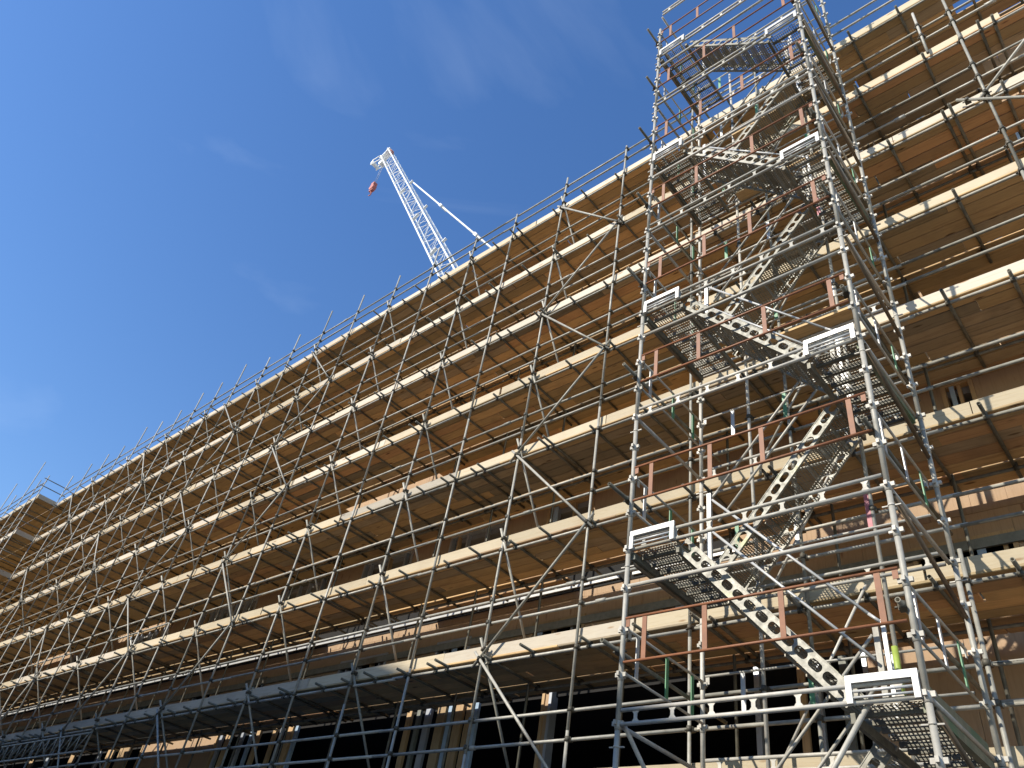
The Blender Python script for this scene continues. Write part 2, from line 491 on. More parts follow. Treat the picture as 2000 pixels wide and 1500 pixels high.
# inner row, in line with the front one
for i, x in enumerate(SX + SXF):
    if i == 0: x = 0.1
    if i == 1: x = -1.92
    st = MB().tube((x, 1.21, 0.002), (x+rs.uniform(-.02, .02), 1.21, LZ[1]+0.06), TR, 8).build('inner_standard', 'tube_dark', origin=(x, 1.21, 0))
    lab = 'weathered scaffold tube of the inner row, '
    lab += ('right of the stair tower' if i == 0 else 'leaning into view beside the right stair tower posts' if i == 1 else 'behind the middle of the stair tower' if i == 2
            else 'behind the left stair tower posts' if i == 3 else nth(i-3) + ' from the stair tower leftwards')
    tag(st, lab, 'scaffold tube', 'inner uprights of the scaffold')

# ------------------------------------------------------------------ ledgers and guard rails, in lengths
CUT = [3.2, -1.75, -5.3, -11.3, -17.2, -23.3, -29.4, -35.5, -41.8]
def stretch(j):
    if j == 0: return 'right of the stair tower'
    if j == 1: return 'behind the stair tower'
    if j == 2: return 'first length left of the tower'
    return nth(j-1) + ' length left of the tower'
NL = {2: 'just beside the tower', }
for k, lz in LZ.items():
    for nm, dz, word, cat, grp in (('ledger', 0, 'ledger tube under the', 'ledger', 'ledgers under the deck fronts'),
                                   ('guard_rail', 0.69, 'lower rail tube over the', 'guard rail', 'guard rails of the scaffold'),
                                   ('guard_rail', 1.09, 'upper rail tube over the', 'guard rail', 'guard rails of the scaffold')):
        for j in range(len(CUT)-1):
            a, b = CUT[j], CUT[j+1]
            ov = 0.12 if j % 2 else 0.0
            zj = rs.uniform(-0.012, 0.012)
            m = MB().tube((a+0.1, 0.05, lz+dz+zj), (b+0.02, 0.05, lz+dz-zj*0.5), TR, 12)
            if nm == 'guard_rail' and rs.random() < 0.5:      # sleeve where two lengths meet
                xs = rs.uniform(b+0.5, a-0.5)
                m.tube((xs-0.09, 0.05, lz+dz), (xs+0.09, 0.05, lz+dz), TR+0.011, 10, False)
            o = m.build(nm, 'tube')
            tag(o, 'grey %s %s, %s' % (word, DN[k], stretch(j)), cat, grp)
        for a, b, w in ((-41.9, -55.0, 'around the far left corner'), (-55.0, -69.0, 'at the extreme far left end')):
            o = MB().tube((a, FY+.05, lz+dz), (b+0.05, FY+.05, lz+dz), TR, 8).build(nm, 'tube')
            tag(o, 'grey %s %s, %s' % (word, DN[k], w), cat, grp)
    # inner ledger, one run per deck
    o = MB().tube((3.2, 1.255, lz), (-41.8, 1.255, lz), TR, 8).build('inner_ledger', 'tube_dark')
    tag(o, 'dark inner ledger tube running along under the back of the %s' % DN[k], 'ledger', 'inner ledgers near the wall')

# ------------------------------------------------------------------ toe boards
def board_mesh(name, mat, L, t, h, ch=0.004):
    m = MB()
    # lengthways x; chamfered section in y-z
    y0, y1, z0, z1 = -t/2, t/2, 0, h
    sec = [(y0+ch, z0), (y1-ch, z0), (y1, z0+ch), (y1, z1-ch), (y1-ch, z1), (y0+ch, z1), (y0, z1-ch), (y0, z0+ch)]
    n = len(sec)
    m.v += [(-L/2, y, z) for y, z in sec] + [(L/2, y, z) for y, z in sec]
    for i in range(n):
        j = (i+1) % n
        m.f.append((i, j, n+j, n+i)); m.sm.append(False)
    m.f.append(tuple(reversed(range(n)))); m.sm.append(False)
    m.f.append(tuple(range(n, 2*n))); m.sm.append(False)
    return m.mesh(name, mat)
TL = 3.9
TOE = {mt: board_mesh('toe_board', mt, TL-0.012, 0.038, 0.215) for mt in ('toe', 'toe_pale', 'toe_grey')}
def toelab(mt): return {'toe': 'golden pine', 'toe_pale': 'pale pine', 'toe_grey': 'weathered and shade-toned grey'}[mt]
for k, lz in LZ.items():
    x = 2.6 - (k % 3)*0.9
    n = 0; nl = 0
    while x > -70:
        c = x - TL/2
        if k == 8 and c < -7: break
        if c - TL/2 < STEP_X < c + TL/2:
            if x > STEP_X+0.3:
                o = put('toe_board', board_mesh('toe_board', 'toe_pale', x-STEP_X-0.02, 0.038, 0.215), ((x+STEP_X)/2, 0.082, lz+0.10))
                tag(o, 'short pale toe board ending the %s at the far left step' % DN[k], 'toe board', 'toe boards along the deck fronts')
            x = STEP_X-0.02; continue
        mt = rs.choice(('toe', 'toe', 'toe', 'toe_pale')) if k > 3 else rs.choice(('toe', 'toe_pale', 'toe_pale'))
        if k == 7 and c < -11: mt = 'toe_grey' if c < -13 else 'toe'  # left end takes grey wood: the shade lying there is put into the colour
        if k == 5 and -16 < c < -9.5: mt = 'toe_grey'
        if k == 2 and c < -30 and c > -36: mt = 'toe_grey'
        o = put('toe_board', TOE[mt], (c, 0.082+rs.uniform(-.004, .006)+(FY if c < STEP_X else 0), lz+0.10+rs.uniform(-.008, .012)))
        if c > -1.2: w = nth(n+1) + ' length from the right edge'
        elif c > -5.3: w = 'behind the stair tower'
        else:
            nl += 1; w = nth(nl) + ' length left of the tower'
        if c > -5.3 and c <= -1.2: w += ', ' + ('right half' if c > -3.4 else 'left half')
        n += 1
        tag(o, '%s toe board, %s, %s' % (toelab(mt), DN[k], w), 'toe board', 'toe boards along the deck fronts')
        o.rotation_euler = (rs.uniform(-.03, .03), rs.uniform(-.003, .003), rs.uniform(-.001, .001))
        x -= TL + (rs.random() < 0.3)*rs.uniform(0.01, 0.06)

# ------------------------------------------------------------------ deck boards
DECK = {mt: board_mesh('scaffold_board', mt, TL-0.012, 0.2165, 0.038, 0.007) for mt in ('deck', 'deck_red', 'deck_grey')}
rows = [0.16 + 0.2245*i for i in range(5)] + [1.305, 1.53, 1.738]
RW = ['outermost row', 'second row', 'middle row', 'fourth row', 'fifth row', 'row just behind the gap', 'last row but one', 'row nearest the wall']
cand = []
for k, lz in LZ.items():
    if k == 8: continue
    for ri, y in enumerate(rows):
        x = 3.0 - ((ri*7 + k*5) % 4)*0.9
        n = 0
        while x > -70:
            c = x-TL/2
            x -= TL; n += 1
            yy = y
            if k == 6 and ri in (5, 6) and c < -4.5: yy = (1.31, 1.60)[ri-5]
            if k == 6 and ri == 6 and rs.random() < 0.08: continue
            if ri == 7 and (k >= 6 or (c < -7 and rs.random() < 0.1)): continue
            if ri == 6 and c < -7 and rs.random() < 0.05: continue
            cand.append((k, ri, c, yy, lz, n))
    x = STEP_X-0.03
    while x > -66:
        for y in (-0.755, -0.53, -0.305, -0.08): cand.append((k, 0, x-TL/2, y, lz, 99))
        x -= TL
def seen(t):
    d = (Vector((t[2], t[3], t[4])) - CAM).length
    return d + (6 if t[1] > 4 else 0)
cand.sort(key=seen)
far_deck = MB()
for q, (k, ri, c, y, lz, n) in enumerate(cand):
    z = lz + 0.0765 + rs.uniform(0, 0.006)
    if q < 296:
        mt = rs.choice(('deck', 'deck', 'deck', 'deck_red', 'deck_grey'))
        o = put('scaffold_board', DECK[mt], (c+rs.uniform(-.02, .02), y+rs.uniform(-.002, .002), z))
        o.rotation_euler = (rs.uniform(-.012, .012), rs.uniform(-.001, .001), 0)
        w = 'right of the stair tower' if c > -1.2 else 'behind the stair tower' if c > -5.3 else nth(int((-5.3-c)/TL)+1) + ' length left of tower'
        tag(o, 'brown plank, %s, %s, %s' % (DN[k], RW[ri], w), 'scaffold board', 'planks of the scaffold decks')
    else:
        far_deck.box((c-TL/2+.006, y-.109, z), (c+TL/2-.006, y+.109, z+.038))
far_deck.v and tag(far_deck.build('scaffold_boards', 'deck', origin=(-40, 0, 4)), 'brown plank decking of the far decks receding to the left', 'scaffold boards', None, 'stuff')
# lowest deck, one sheet of boards seen only from above by the light
m = MB()
for y in rows[:5]: m.box((-7, y-.109, LZ[8]+.077), (3, y+.109, LZ[8]+.115))
tag(m.build('plank_deck', 'deck'), 'planks of the lowest deck at the bottom edge of the picture', 'scaffold boards')

# ------------------------------------------------------------------ transoms: their ends stick out under the toe boards
cand = []
for k, lz in LZ.items():
    x = 2.5 - rs.random()
    while x > -68:
        if not (k == 8 and x < -14): cand.append((k, x, lz))
        if rs.random() < 0.28:
            cand.append((k, x-0.12-rs.random()*.2, lz))
        x -= rs.uniform(0.75, 1.2)
cand.sort(key=lambda t: (Vector((t[1], 0.5, t[2]))-CAM).length)
far_t = MB(); cnt = {}
for q, (k, x, lz) in enumerate(cand):
    a = -rs.choice((0.10, 0.14, 0.2, 0.28)); b = rs.uniform(1.55, 1.75)
    if x < STEP_X: a += FY
    p0, p1 = (x, a, lz+0.05), (x+rs.uniform(-.03, .03), b, lz+0.05)
    if q < 298:
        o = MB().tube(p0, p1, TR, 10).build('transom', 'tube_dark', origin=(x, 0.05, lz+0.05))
        w = 'right of the stair tower' if x > -1.4 else 'behind the stair tower' if x > -5.3 else 'left of the stair tower'
        cnt[(k, w)] = cnt.get((k, w), 0)+1
        tag(o, 'brown cross tube under the %s, %s one %s' % (DN[k], nth(cnt[(k, w)]), w), 'cross tube', 'cross tubes under the decks')
        if q < 220:
            put('coupler', CLIP, (x, 0.05, lz), o)
            put('coupler', CLIP, (x, 1.255, lz), o)
    else:
        far_t.tube(p0, p1, TR, 6)
tag(far_t.build('cross_tubes', 'tube_dark', origin=(-45, 0, 6)), 'cross tube ends under the far decks receding to the left', 'cross tubes', None, 'stuff')

# ------------------------------------------------------------------ braces
def brace(p, q, label, mat='tube', name='facade_brace', grp='facade braces zigzagging up the front', cat='brace'):
    p, q = Vector(p), Vector(q)
    d = (q-p).normalized()
    p = p - d*0.18; q = q + d*0.18
    o = MB().tube(p, q, TR, 10).build(name, mat, origin=tuple(p if p.z < q.z else q))
    tag(o, label, cat, grp)
    for e, s_ in ((p, 1), (q, -1)):
        put('coupler', COUP, e + d*0.18*s_, o)
ZZ = [(-9.05, -7.1, 'nearest the stair tower'), (-19.85, -17.95, 'in the middle of the facade'), (-25.5, -23.45, 'left of the middle'), (-32.0, -30.3, 'at the far left'), (-39.4, -37.4, 'farthest left')]
for a, b, w in ZZ:
    ks = [1, 2, 3, 4, 5, 6, 7, 8]
    for k in range(1, 8):
        # the left foot carries the odd decks, the right foot the even ones
        xa, xb = (a, b) if k % 2 else (b, a)
        brace((xa, -0.055, LZ[k]+0.05), (xb, -0.055, LZ[k+1]+0.05),
              'diagonal tube below the %s, zigzag %s' % (DN[k], w))
brace((0.16, -0.055, LZ[3]+0.1), (2.0, -0.055, LZ[2]+0.1), 'diagonal tube climbing to the right edge from the right hand upright')
brace((-0.1, -0.062, LZ[3]+0.12), (2.1, -0.062, LZ[4]+0.1), 'diagonal tube falling to the right edge from the right hand upright')
for n, i in enumerate((5, 7, 9, 11, 13, 15, 17, 19, 21)):
    x = SX[i]
    for k in range(1, 8):
        brace((x+0.06, -0.06, LZ[k]+0.2), (x+0.06, 1.2, LZ[k+1]+0.25),
              'slim tube slanting inwards below the %s, %s column left of tower' % (DN[k], nth(n+1)), 'tube', 'cross_brace', 'cross braces between front and inner uprights')
# far left: return scaffold beyond the corner
for k in (1, 2, 3, 4):
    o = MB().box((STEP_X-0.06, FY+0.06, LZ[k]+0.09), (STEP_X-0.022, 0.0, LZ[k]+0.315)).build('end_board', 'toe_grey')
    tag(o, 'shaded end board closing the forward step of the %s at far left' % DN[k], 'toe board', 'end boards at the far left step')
    for dz, w in ((0.69, 'lower'), (1.09, 'upper')):
        o = MB().tube((STEP_X+0.0, FY-0.15, LZ[k]+dz+0.05), (STEP_X+0.0, 0.2, LZ[k]+dz+0.05), TR, 8).build('guard_rail', 'tube_dark')
        tag(o, '%s dark end rail across the forward step of the %s at far left' % (w, DN[k]), 'guard rail', 'guard rails of the scaffold')
# lattice girders low at the left
for x0, x1, w in ((-29.8, -23.3, 'nearer'), (-37.0, -30.6, 'farther')):
    m = MB()
    z0, z1, y = 5.42, 5.88, -0.06
    m.tube((x0, y, z0), (x1, y, z0), TR, 10); m.tube((x0, y, z1), (x1, y, z1), TR, 10)
    n = 12
    for i in range(n):
        xa = x0+0.1+(x1-x0-0.2)*i/n; xb = x0+0.1+(x1-x0-0.2)*(i+1)/n
        m.tube((xa, y, z0), (xa, y, z1), 0.013, 6, False); m.tube((xa, y, z0), (xb, y, z1), 0.013, 6, False)
    tag(m.build('lattice_girder', 'tube'), '%s grey lattice girder hung below the seventh deck at bottom left' % w, 'lattice girder', 'lattice girders at bottom left')
# extra odd tubes on the right
o = MB().tube((-0.36, -0.05, LZ[2]+0.03), (-0.36, -0.05, 17.6), TR, 12).build('guard_post', 'tube')
tag(o, 'short pale post standing on the second deck down, upper right', 'scaffold tube'); put('coupler', COUP, (-0.36, -0.05, LZ[2]+0.69), o); put('coupler', COUP, (-0.36, -0.05, LZ[2]+1.09), o)

# ------------------------------------------------------------------ stair tower
TX0, TX1, TY0, TY1 = -4.83, -1.855, -2.0, -0.32
TZ = [4.1 + 1.985*i for i in range(-2, 9)]           # levels; index 2 is the landing at the bottom of the picture
def lev(i): return TZ[i+2]
LV = {-2: 'ground', -1: 'level below the picture', 0: 'bottom landing level', 1: 'second landing level up', 2: 'third landing level up', 3: 'fourth landing level up',
      4: 'fifth landing level up', 5: 'sixth landing level up', 6: 'seventh landing level up', 7: 'top landing level', 8: 'level above the top landing'}
def rosette():
    m = MB()
    m.tube((0, 0, -0.045), (0, 0, 0.045), 0.034, 10, False)
    for a in range(4):
        t = a*math.pi/2
        c, s_ = math.cos(t), math.sin(t)
        m.bar((0.03*c, 0.03*s_, 0.02), (0.066*c, 0.066*s_, 0.02), 0.03, 0.045)
    return m.mesh('cup_joint', 'tower')
ROS = rosette()
def tie():
    m = MB().tube((0, 0, -0.02), (0, 0, 0.0), 0.033, 10, False)
    m.bar((-0.085, 0, -0.012), (0.085, 0.01, -0.012), 0.02, 0.012)
    return m.mesh('locking_pin', 'tower')
TIE = tie()
posts = [('front left', TX0, TY0, 19.3), ('front right', TX1, TY0, 20.4), ('rear left', TX0, TY1, 19.2), ('rear right', TX1+0.05, TY1, 20.4)]
for w, x, y, top in posts:
    m = MB(); z = 0.05
    while z < top-0.05:
        e = min(z+2.0, top)
        m.tube((x, y, z), (x, y, e-0.004), 0.0285, 14)
        z = e
    p = m.build('tower_standard', 'tower', origin=(x, y, 0))
    tag(p, 'knobbly galvanised corner post of the stair tower, %s' % w, 'tower post', 'corner posts of the stair tower')
    z = 3.1
    i = 0
    while z < top-0.1:
        put('cup_joint', ROS, (x, y, z), p)
        if i % 4 == 1: put('locking_pin', TIE, (x, y, z+0.30), p)
        z += 0.4962; i += 1
for w, x, y, top, z0 in (('left of centre', -4.05, TY1+0.02, 19.0, 2.2), ('right of centre', -2.55, TY1+0.02, 17.2, 2.2)):
    p = MB().tube((x, y, z0), (x, y, top), 0.0245, 12).build('tower_post', 'tower')
    tag(p, 'plain grey intermediate post at the back of the stair tower, %s' % w, 'tower post', 'plain posts of the stair tower')
    z = 3.0
    while z < top-.2:
        put('coupler', COUP, (x, y, z), p); z += 1.985

def bowtie(m, x, y, z0, z1, axis):
    """hour-glass spacer plate between two chords"""
    h = z1-z0; t = 0.004
    pr = [(-0.045, 0), (0.045, 0), (0.02, h*.3), (0.02, h*.7), (0.045, h), (-0.045, h), (-0.02, h*.7), (-0.02, h*.3)]
    for s_ in (-t, t):
        pts = [((x+a, y+s_, z0+b) if axis == 'x' else (x+s_, y+a, z0+b)) for a, b in pr]
        m.poly([pts[0], pts[1], pts[2], pts[7]]); m.poly([pts[7], pts[2], pts[3], pts[6]]); m.poly([pts[6], pts[3], pts[4], pts[5]])
def ladder_beam(a, b, y, z, axis='x', n=6, h=0.14):
    m = MB()
    P = (lambda s, zz: (s, y, zz)) if axis == 'x' else (lambda s, zz: (y, s, zz))
    m.tube(P(a, z), P(b, z), 0.021, 10); m.tube(P(a, z+h), P(b, z+h), 0.021, 10)
    for i in range(n):
        s_ = a + (b-a)*(0.06+0.88*i/(n-1))
        if axis == 'x': bowtie(m, s_, y, z+0.015, z+h-0.015, 'x')
        else: bowtie(m, y, s_, z+0.015, z+h-0.015, 'y')
    return m
for i in range(-1, 9):
    z = lev(i)
    if z > 20: continue
    for w, y in (('front', TY0), ('back', TY1)):
        o = ladder_beam(TX0+0.035, TX1-0.035, y, z, 'x', 7 if w == 'front' else 5).build('ladder_beam', 'tower')
        tag(o, 'double tube beam with waisted spacers, tower %s, %s' % (w, LV[i]), 'ladder beam', 'double beams of the stair tower')
    for w, x in (('left', TX0), ('right', TX1)):
        o = MB().tube((x, TY0+0.035, z+0.0), (x, TY1-0.035, z), 0.0235, 10).build('side_beam', 'tower')
        tag(o, 'single tube beam, %s side of the tower, %s' % (w, LV[i]), 'tower beam', 'side beams of the stair tower')
def guard_frame(p, q, z0, z1, ups, mrail, mup, parent_label, cat, grp, upmats=None):
    """two rails and flat uprights; a thing with its uprights as parts"""
    p, q = Vector(p), Vector(q)
    t = thing('safety_barrier', parent_label, cat, ((p.x+q.x)/2, (p.y+q.y)/2, z0), grp)
    d = (q-p).normalized(); side = Vector((-d.y, d.x, 0))
    m = MB()
    m.tube(p+Vector((0, 0, z0)), q+Vector((0, 0, z0)), 0.0155, 8)
    m.build('rail', mrail, t)
    MB().tube(p+Vector((0, 0, z1)), q+Vector((0, 0, z1)), 0.0155, 8).build('rail', mrail, t)
    for n, f in enumerate(ups):
        c = p.lerp(q, f)
        mat = upmats[n] if upmats else mup
        MB().bar(c+Vector((0, 0, z0+0.012)), c+Vector((0, 0, z1-0.012)), 0.055, 0.012, side).build('upright', mat, t)
    for e in (p, q):
        s_ = 1 if e is p else -1
        MB().bar(e+d*0.03*s_+Vector((0, 0, z1-0.10)), e+d*0.03*s_+Vector((0, 0, z1)), 0.05, 0.008, side).build('end_plate', mrail, t)
    return t
rt = random.Random(5)
for i in range(-1, 8):
    z = lev(i)
    a, b = (TX0+0.04, TY0-0.025, 0), (TX1-0.04, TY0-0.025, 0)
    jz = (0.0, 0.03, -0.02, 0.015, -0.03)[i % 5]
    guard_frame(a, (b[0], b[1], jz*0.7), z+0.63+jz, z+1.12+jz, (0.085, 0.335+jz, 0.62-jz, 0.935), 'red', 'red',
                'rust red rail frame across the tower front, %s' % LV[i], 'guard frame', 'red guard frames on the tower front')
    if i % 2 == 0: o = MB().tube((TX0+0.035, TY0, z+1.52), (TX1-0.035, TY0, z+1.52), 0.0235, 10).build('tower_tube', 'tower')
    if i % 2 == 0: tag(o, 'plain grey tube across the tower front, %s' % LV[i], 'tower tube', 'plain tubes across the tower front')
    # back: galvanised frame with white and green uprights
    guard_frame((TX0+0.04, TY1, 0), (TX1-0.04, TY1, 0), z+0.62, z+1.1, (0.17, 0.45, 0.76), 'tower', 'white_alu',
                'grey barrier with flat uprights, tower back, %s' % LV[i], 'guard frame', 'grey guard frames of the tower',
                [rt.choice(('white_alu', 'green', 'pink', 'white_alu')) for _ in range(3)])
    for w, x in (('left', TX0+0.03), ('right', TX1-0.02)):
        guard_frame((x, TY0+0.05, 0), (x, TY1-0.05, 0), z+0.53, z+1.02, (0.12, 0.5, 0.85), 'tower', 'white_alu',
                    'grey barrier with painted uprights, %s side of tower, %s' % (w, LV[i]), 'guard frame', 'grey guard frames of the tower',
                    [('white_alu', 'white_alu', 'green')[j] if w == 'right' else ('white_alu', 'green', 'green')[j] for j in range(3)])
    # tie tube sticking out past the posts
    for w, x, y0 in (('left', TX0-0.06, -2.3), ('right', TX1+0.0, -2.12)):
        if w == 'right': x = TX1-0.06
        zz = z + (0.78 if i % 2 == 0 else 0.72)
        o = MB().tube((x, y0 - 0.1*(i % 2), zz), (x, 0.35, zz), TR, 12).build('tie_tube', 'tube_dark')
        tag(o, 'dark tie tube poking out past %s tower posts, %s' % (w, LV[i]), 'tie tube', 'tie tubes of the stair tower')
        put('coupler', COUP, (x, TY0, zz), o)

# ---- landings
def mesh_panel(x0, x1, y0, y1, z):
    m = MB()
    n = int((x1-x0)/0.036)
    for i in range(n+1):
        x = x0+(x1-x0)*i/n
        m.box((x-0.004, y0, z), (x+0.004, y1, z+0.012))
    n = int((y1-y0)/0.05)
    for i in range(n+1):
        y = y0+(y1-y0)*i/n
        m.box((x0, y-0.0035, z+0.0125), (x1, y+0.0035, z+0.02))
    return m
def landing(i, sd):
    z = lev(i)-0.02
    x0, x1 = (TX0+0.04, TX0+0.64) if sd == 'left' else (TX1-0.62, TX1-0.03)
    y0, y1 = TY0+0.06, TY1-0.06
    t = thing('stair_landing', 'mesh landing with white toe frame, %s end of tower, %s' % (sd, LV[i]), 'stair landing', ((x0+x1)/2, (y0+y1)/2, z), 'mesh landings of the stair tower')
    mesh_panel(x0+0.05, x1-0.03, y0, y1, z+0.0).build('mesh_floor', 'mesh', t)
    m = MB()
    y = y0+0.1
    while y < y1-0.02:
        m.box((x0+0.04, y, z-0.045), (x1-0.02, y+0.035, z-0.002)); y += 0.2
    m.build('cross_bar', 'tube_dark', t)
    ox = x0 if sd == 'left' else x1
    ix = x1 if sd == 'left' else x0
    MB().box((ox-0.03, y0-0.02, z-0.09), (ox+0.03, y1+0.02, z-0.006)).build('side_channel', 'green_steel' if sd == 'right' else 'beam', t)
    MB().box((ix-0.02, y0-0.02, z-0.13), (ix+0.02, y1+0.02, z-0.046)).build('inner_channel', 'tube_dark', t)
    if sd == 'right':
        MB().box((x1+0.0, y0-0.03, z-0.004), (x1+0.012, y1+0.03, z+0.16)).build('side_toe_plate', 'green_steel', t)
    else:
        MB().tube((x0-0.02, y0, z-0.12), (x0-0.02, y1, z-0.12), 0.024, 10).build('side_tube', 'brown_tube', t)
    fr = MB()
    yf = TY0-0.035
    fr.box((x0, yf-0.012, z+0.17), (x1, yf+0.012, z+0.235))
    fr.box((x0, yf-0.02, z+0.0), (x0+0.05, yf+0.02, z+0.168)); fr.box((x1-0.05, yf-0.02, z+0.0), (x1, yf+0.02, z+0.168))
    fr.tube((x0+0.051, yf, z+0.10), (x1-0.051, yf, z+0.10), 0.013, 8, False)
    fr.tube((x0+0.051, yf, z+0.05), (x1-0.051, yf, z+0.05), 0.011, 8, False)
    fr.build('front_toe_frame', 'white_alu', t)
for i in range(-1, 8):
    landing(i, 'left' if i % 2 else 'right')

# ---- stair flights
def oval_plate(m, p, d, U, nrm, L, h, pitch=0.182, hw=0.076, hh=0.044, t=0.006):
    """stringer: a plate along d with a row of oval holes, real thickness"""
    n = max(1, int(round(L/pitch))); cw = L/n
    K = 16
    for c in range(n):
        ctr = p + d*(cw*(c+0.5))
        inner, outer = [], []
        for k in range(K):
            a = 2*math.pi*k/K
            ca, sa = math.cos(a), math.sin(a)
            ex = (hw-hh)*(1 if ca > 1e-6 else -1 if ca < -1e-6 else 0) + hh*ca
            inner.append((ex, hh*sa))
            sc = min((cw/2)/abs(ca) if abs(ca) > 1e-6 else 1e9, (h/2)/abs(sa) if abs(sa) > 1e-6 else 1e9)
            outer.append((ca*sc, sa*sc))
        corners = [math.atan2(h, cw)]
        o = len(m.v)
        for ring in (outer, inner):
            for s_ in (0, t):
                m.v += [tuple(ctr + d*x + U*y + nrm*s_) for x, y in ring]
        # order: outer0, outerT, inner0, innerT
        for k in range(K):
            j = (k+1) % K
            O0, OT, I0, IT = o, o+K, o+2*K, o+3*K
            m.f.append((O0+k, O0+j, I0+j, I0+k)); m.f.append((OT+j, OT+k, IT+k, IT+j)); m.f.append((I0+k, I0+j, IT+j, IT+k))
            m.sm += [False]*3
        for sx, sy in ((1, 1), (1, -1), (-1, -1), (-1, 1)):     # fill the cell corners the ring cut off
            cn = (sx*cw/2, sy*h/2)
            near = sorted(range(K), key=lambda k: (outer[k][0]-cn[0])**2+(outer[k][1]-cn[1])**2)[:2]
            for s_ in (0, t):
                m.poly([tuple(ctr+d*x+U*y+nrm*s_) for x, y in (outer[near[0]], cn, outer[near[1]])])
    for s_ in (1, -1):                                          # lips along both edges
        e = U*(s_*h/2)
        m.bar(p+e+nrm*0.012, p+d*L+e+nrm*0.012, 0.034, 0.008, U)
def holed_plate(m, o, ax, ay, nx, ny, cw, ch, r=0.36):
    """perforated sheet: nx by ny cells, each with a six-sided hole"""
    K = 6
    for a in range(nx):
        for b in range(ny):
            sh = 0.5 if b % 2 else 0.0
            c = o + ax*((a+0.5)*cw) + ay*((b+0.5)*ch)
            q = len(m.v)
            # square corner ring matched to six points
            outr = [(-.5, -.5), (0, -.5), (.5, -.5), (.5, .5), (0, .5), (-.5, .5)]
            innr = [(-r*.8, -r*.62), (0, -r), (r*.8, -r*.62), (r*.8, r*.62), (0, r), (-r*.8, r*.62)]
            m.v += [tuple(c+ax*(x*cw)+ay*(y*ch)) for x, y in outr] + [tuple(c+ax*(x*cw)+ay*(y*ch)) for x, y in innr]
            for k in range(K):
                j = (k+1) % K
                m.f.append((q+k, q+j, q+K+j, q+K+k)); m.sm.append(False)
NST = 9
def tread_mesh(sx):
    m = MB()
    wd, dp, rise = 0.60, 0.235, 0.205
    holed_plate(m, Vector((-sx*0.11, -wd/2, 0)), Vector((sx, 0, 0)), Vector((0, 1, 0)), 6, 15, dp/6, wd/15)
    holed_plate(m, Vector((sx*(dp-0.11), -wd/2, 0.0)), Vector((0, 0, 1)), Vector((0, 1, 0)), 3, 15, 0.035, wd/15)
    m.bar((-sx*0.11, -wd/2, -0.015), (-sx*0.11, wd/2, -0.015), 0.012, 0.03)
    m.bar((sx*(dp-0.11), -wd/2, -0.012), (sx*(dp-0.11), wd/2, -0.012), 0.012, 0.024)
    return m.mesh('tread', 'mesh')
TREAD = {1: tread_mesh(1), -1: tread_mesh(-1)}
def flight(i, front):
    z0, z1 = lev(i)+0.06, lev(i+1)-0.02
    if front: xa, xb, y0, y1 = TX1-0.62, TX0+0.66, TY0+0.10, TY0+0.78
    else: xa, xb, y0, y1 = TX0+0.70, TX1-0.64, TY1-0.78, TY1-0.10
    sx = 1 if xb > xa else -1
    t = thing('stair_flight', 'perforated stair flight, tower %s, climbing %s from %s' % ('front' if front else 'back', 'left' if front else 'right', LV[i]),
              'stair flight', (xa, (y0+y1)/2, z0), 'stair flights of the tower')
    A, B = Vector((xa, 0, z0)), Vector((xb, 0, z1))
    d = (B-A).normalized(); U = Vector((-d.z*sx, 0, abs(d.x)))
    L = (B-A).length
    for y, nn in ((y0, 1), (y1, -1)):
        m = MB()
        oval_plate(m, A+Vector((0, y, 0.0)), d, U, Vector((0, nn, 0)), L, 0.17)
        m.build('stringer', 'alu', t)
    for s_ in range(NST):
        f = (s_+0.5)/NST
        put('tread', TREAD[sx], A.lerp(B, f)+Vector((0, (y0+y1)/2, -0.03)), t)
    # handrail on the inner side, cranked down to a newel
    yh = y1+0.02 if front else y0-0.02
    for off, nm in ((0.98, 'handrail'), (0.52, 'mid_rail')):
        m = MB()
        p, q = A+Vector((0, yh, off+0.1)), B+Vector((0, yh, off))
        m.tube(p, q, 0.0165, 8)
        if off > 0.9: m.tube(p, p+Vector((-sx*0.10, 0, -0.10)), 0.0165, 8)
        m.build(nm, 'white_alu' if front else 'tower', t)
    MB().bar(A+Vector((-sx*0.12, yh, 0.02)), A+Vector((-sx*0.12, yh, 1.0)), 0.04, 0.025, (0, 1, 0)).build('newel', 'white_alu', t)
    MB().bar(B+Vector((sx*0.04, yh, 0.02)), B+Vector((sx*0.04, yh, 1.08)), 0.055, 0.04, (0, 1, 0)).build('newel', 'white_alu' if front else 'tower', t)
    if front and i == 0:
        MB().tube(A+Vector((-sx*0.19, yh, 0.22)), A+Vector((-sx*0.19, yh, 0.72)), 0.03, 10, False).build('foam_sleeve', 'lime', t)
    return t
for i in range(-1, 7):
    flight(i, i % 2 == 0)
# thin diagonal bracing at the tower back
for i in range(-1, 7):
    z = lev(i)
    a, b = ((TX0+0.9, z+0.05), (TX1-0.9, z+1.95))
    o = MB().tube((a[0], TY1+0.05, a[1]), (b[0], TY1+0.05, b[1]), 0.0165, 8).build('tower_brace', 'tower')
    tag(o, 'thin diagonal rod at the back of the stair tower above the %s' % LV[i], 'brace', 'diagonal rods of the stair tower')
    if i in (-1, 0):
        o = MB().tube((TX0+0.04, TY0+0.04, z+0.02+(0 if i == 0 else 0.0)), (TX0+0.04, TY1-0.04, z-1.2), 0.0235, 10).build('tower_brace', 'tower')
        tag(o, 'grey tube slanting back along the left side below the %s' % LV[i], 'brace', 'diagonal rods of the stair tower')
    o = MB().tube((TX1+0.02, TY0+0.04, z+1.9), (TX1+0.05, TY1-0.04, z+1.35), 0.0235, 10).build('tower_brace', 'brown_tube')
    tag(o, 'brownish tube slanting back along right tower side, %s' % LV[i], 'brace', 'diagonal rods of the stair tower')
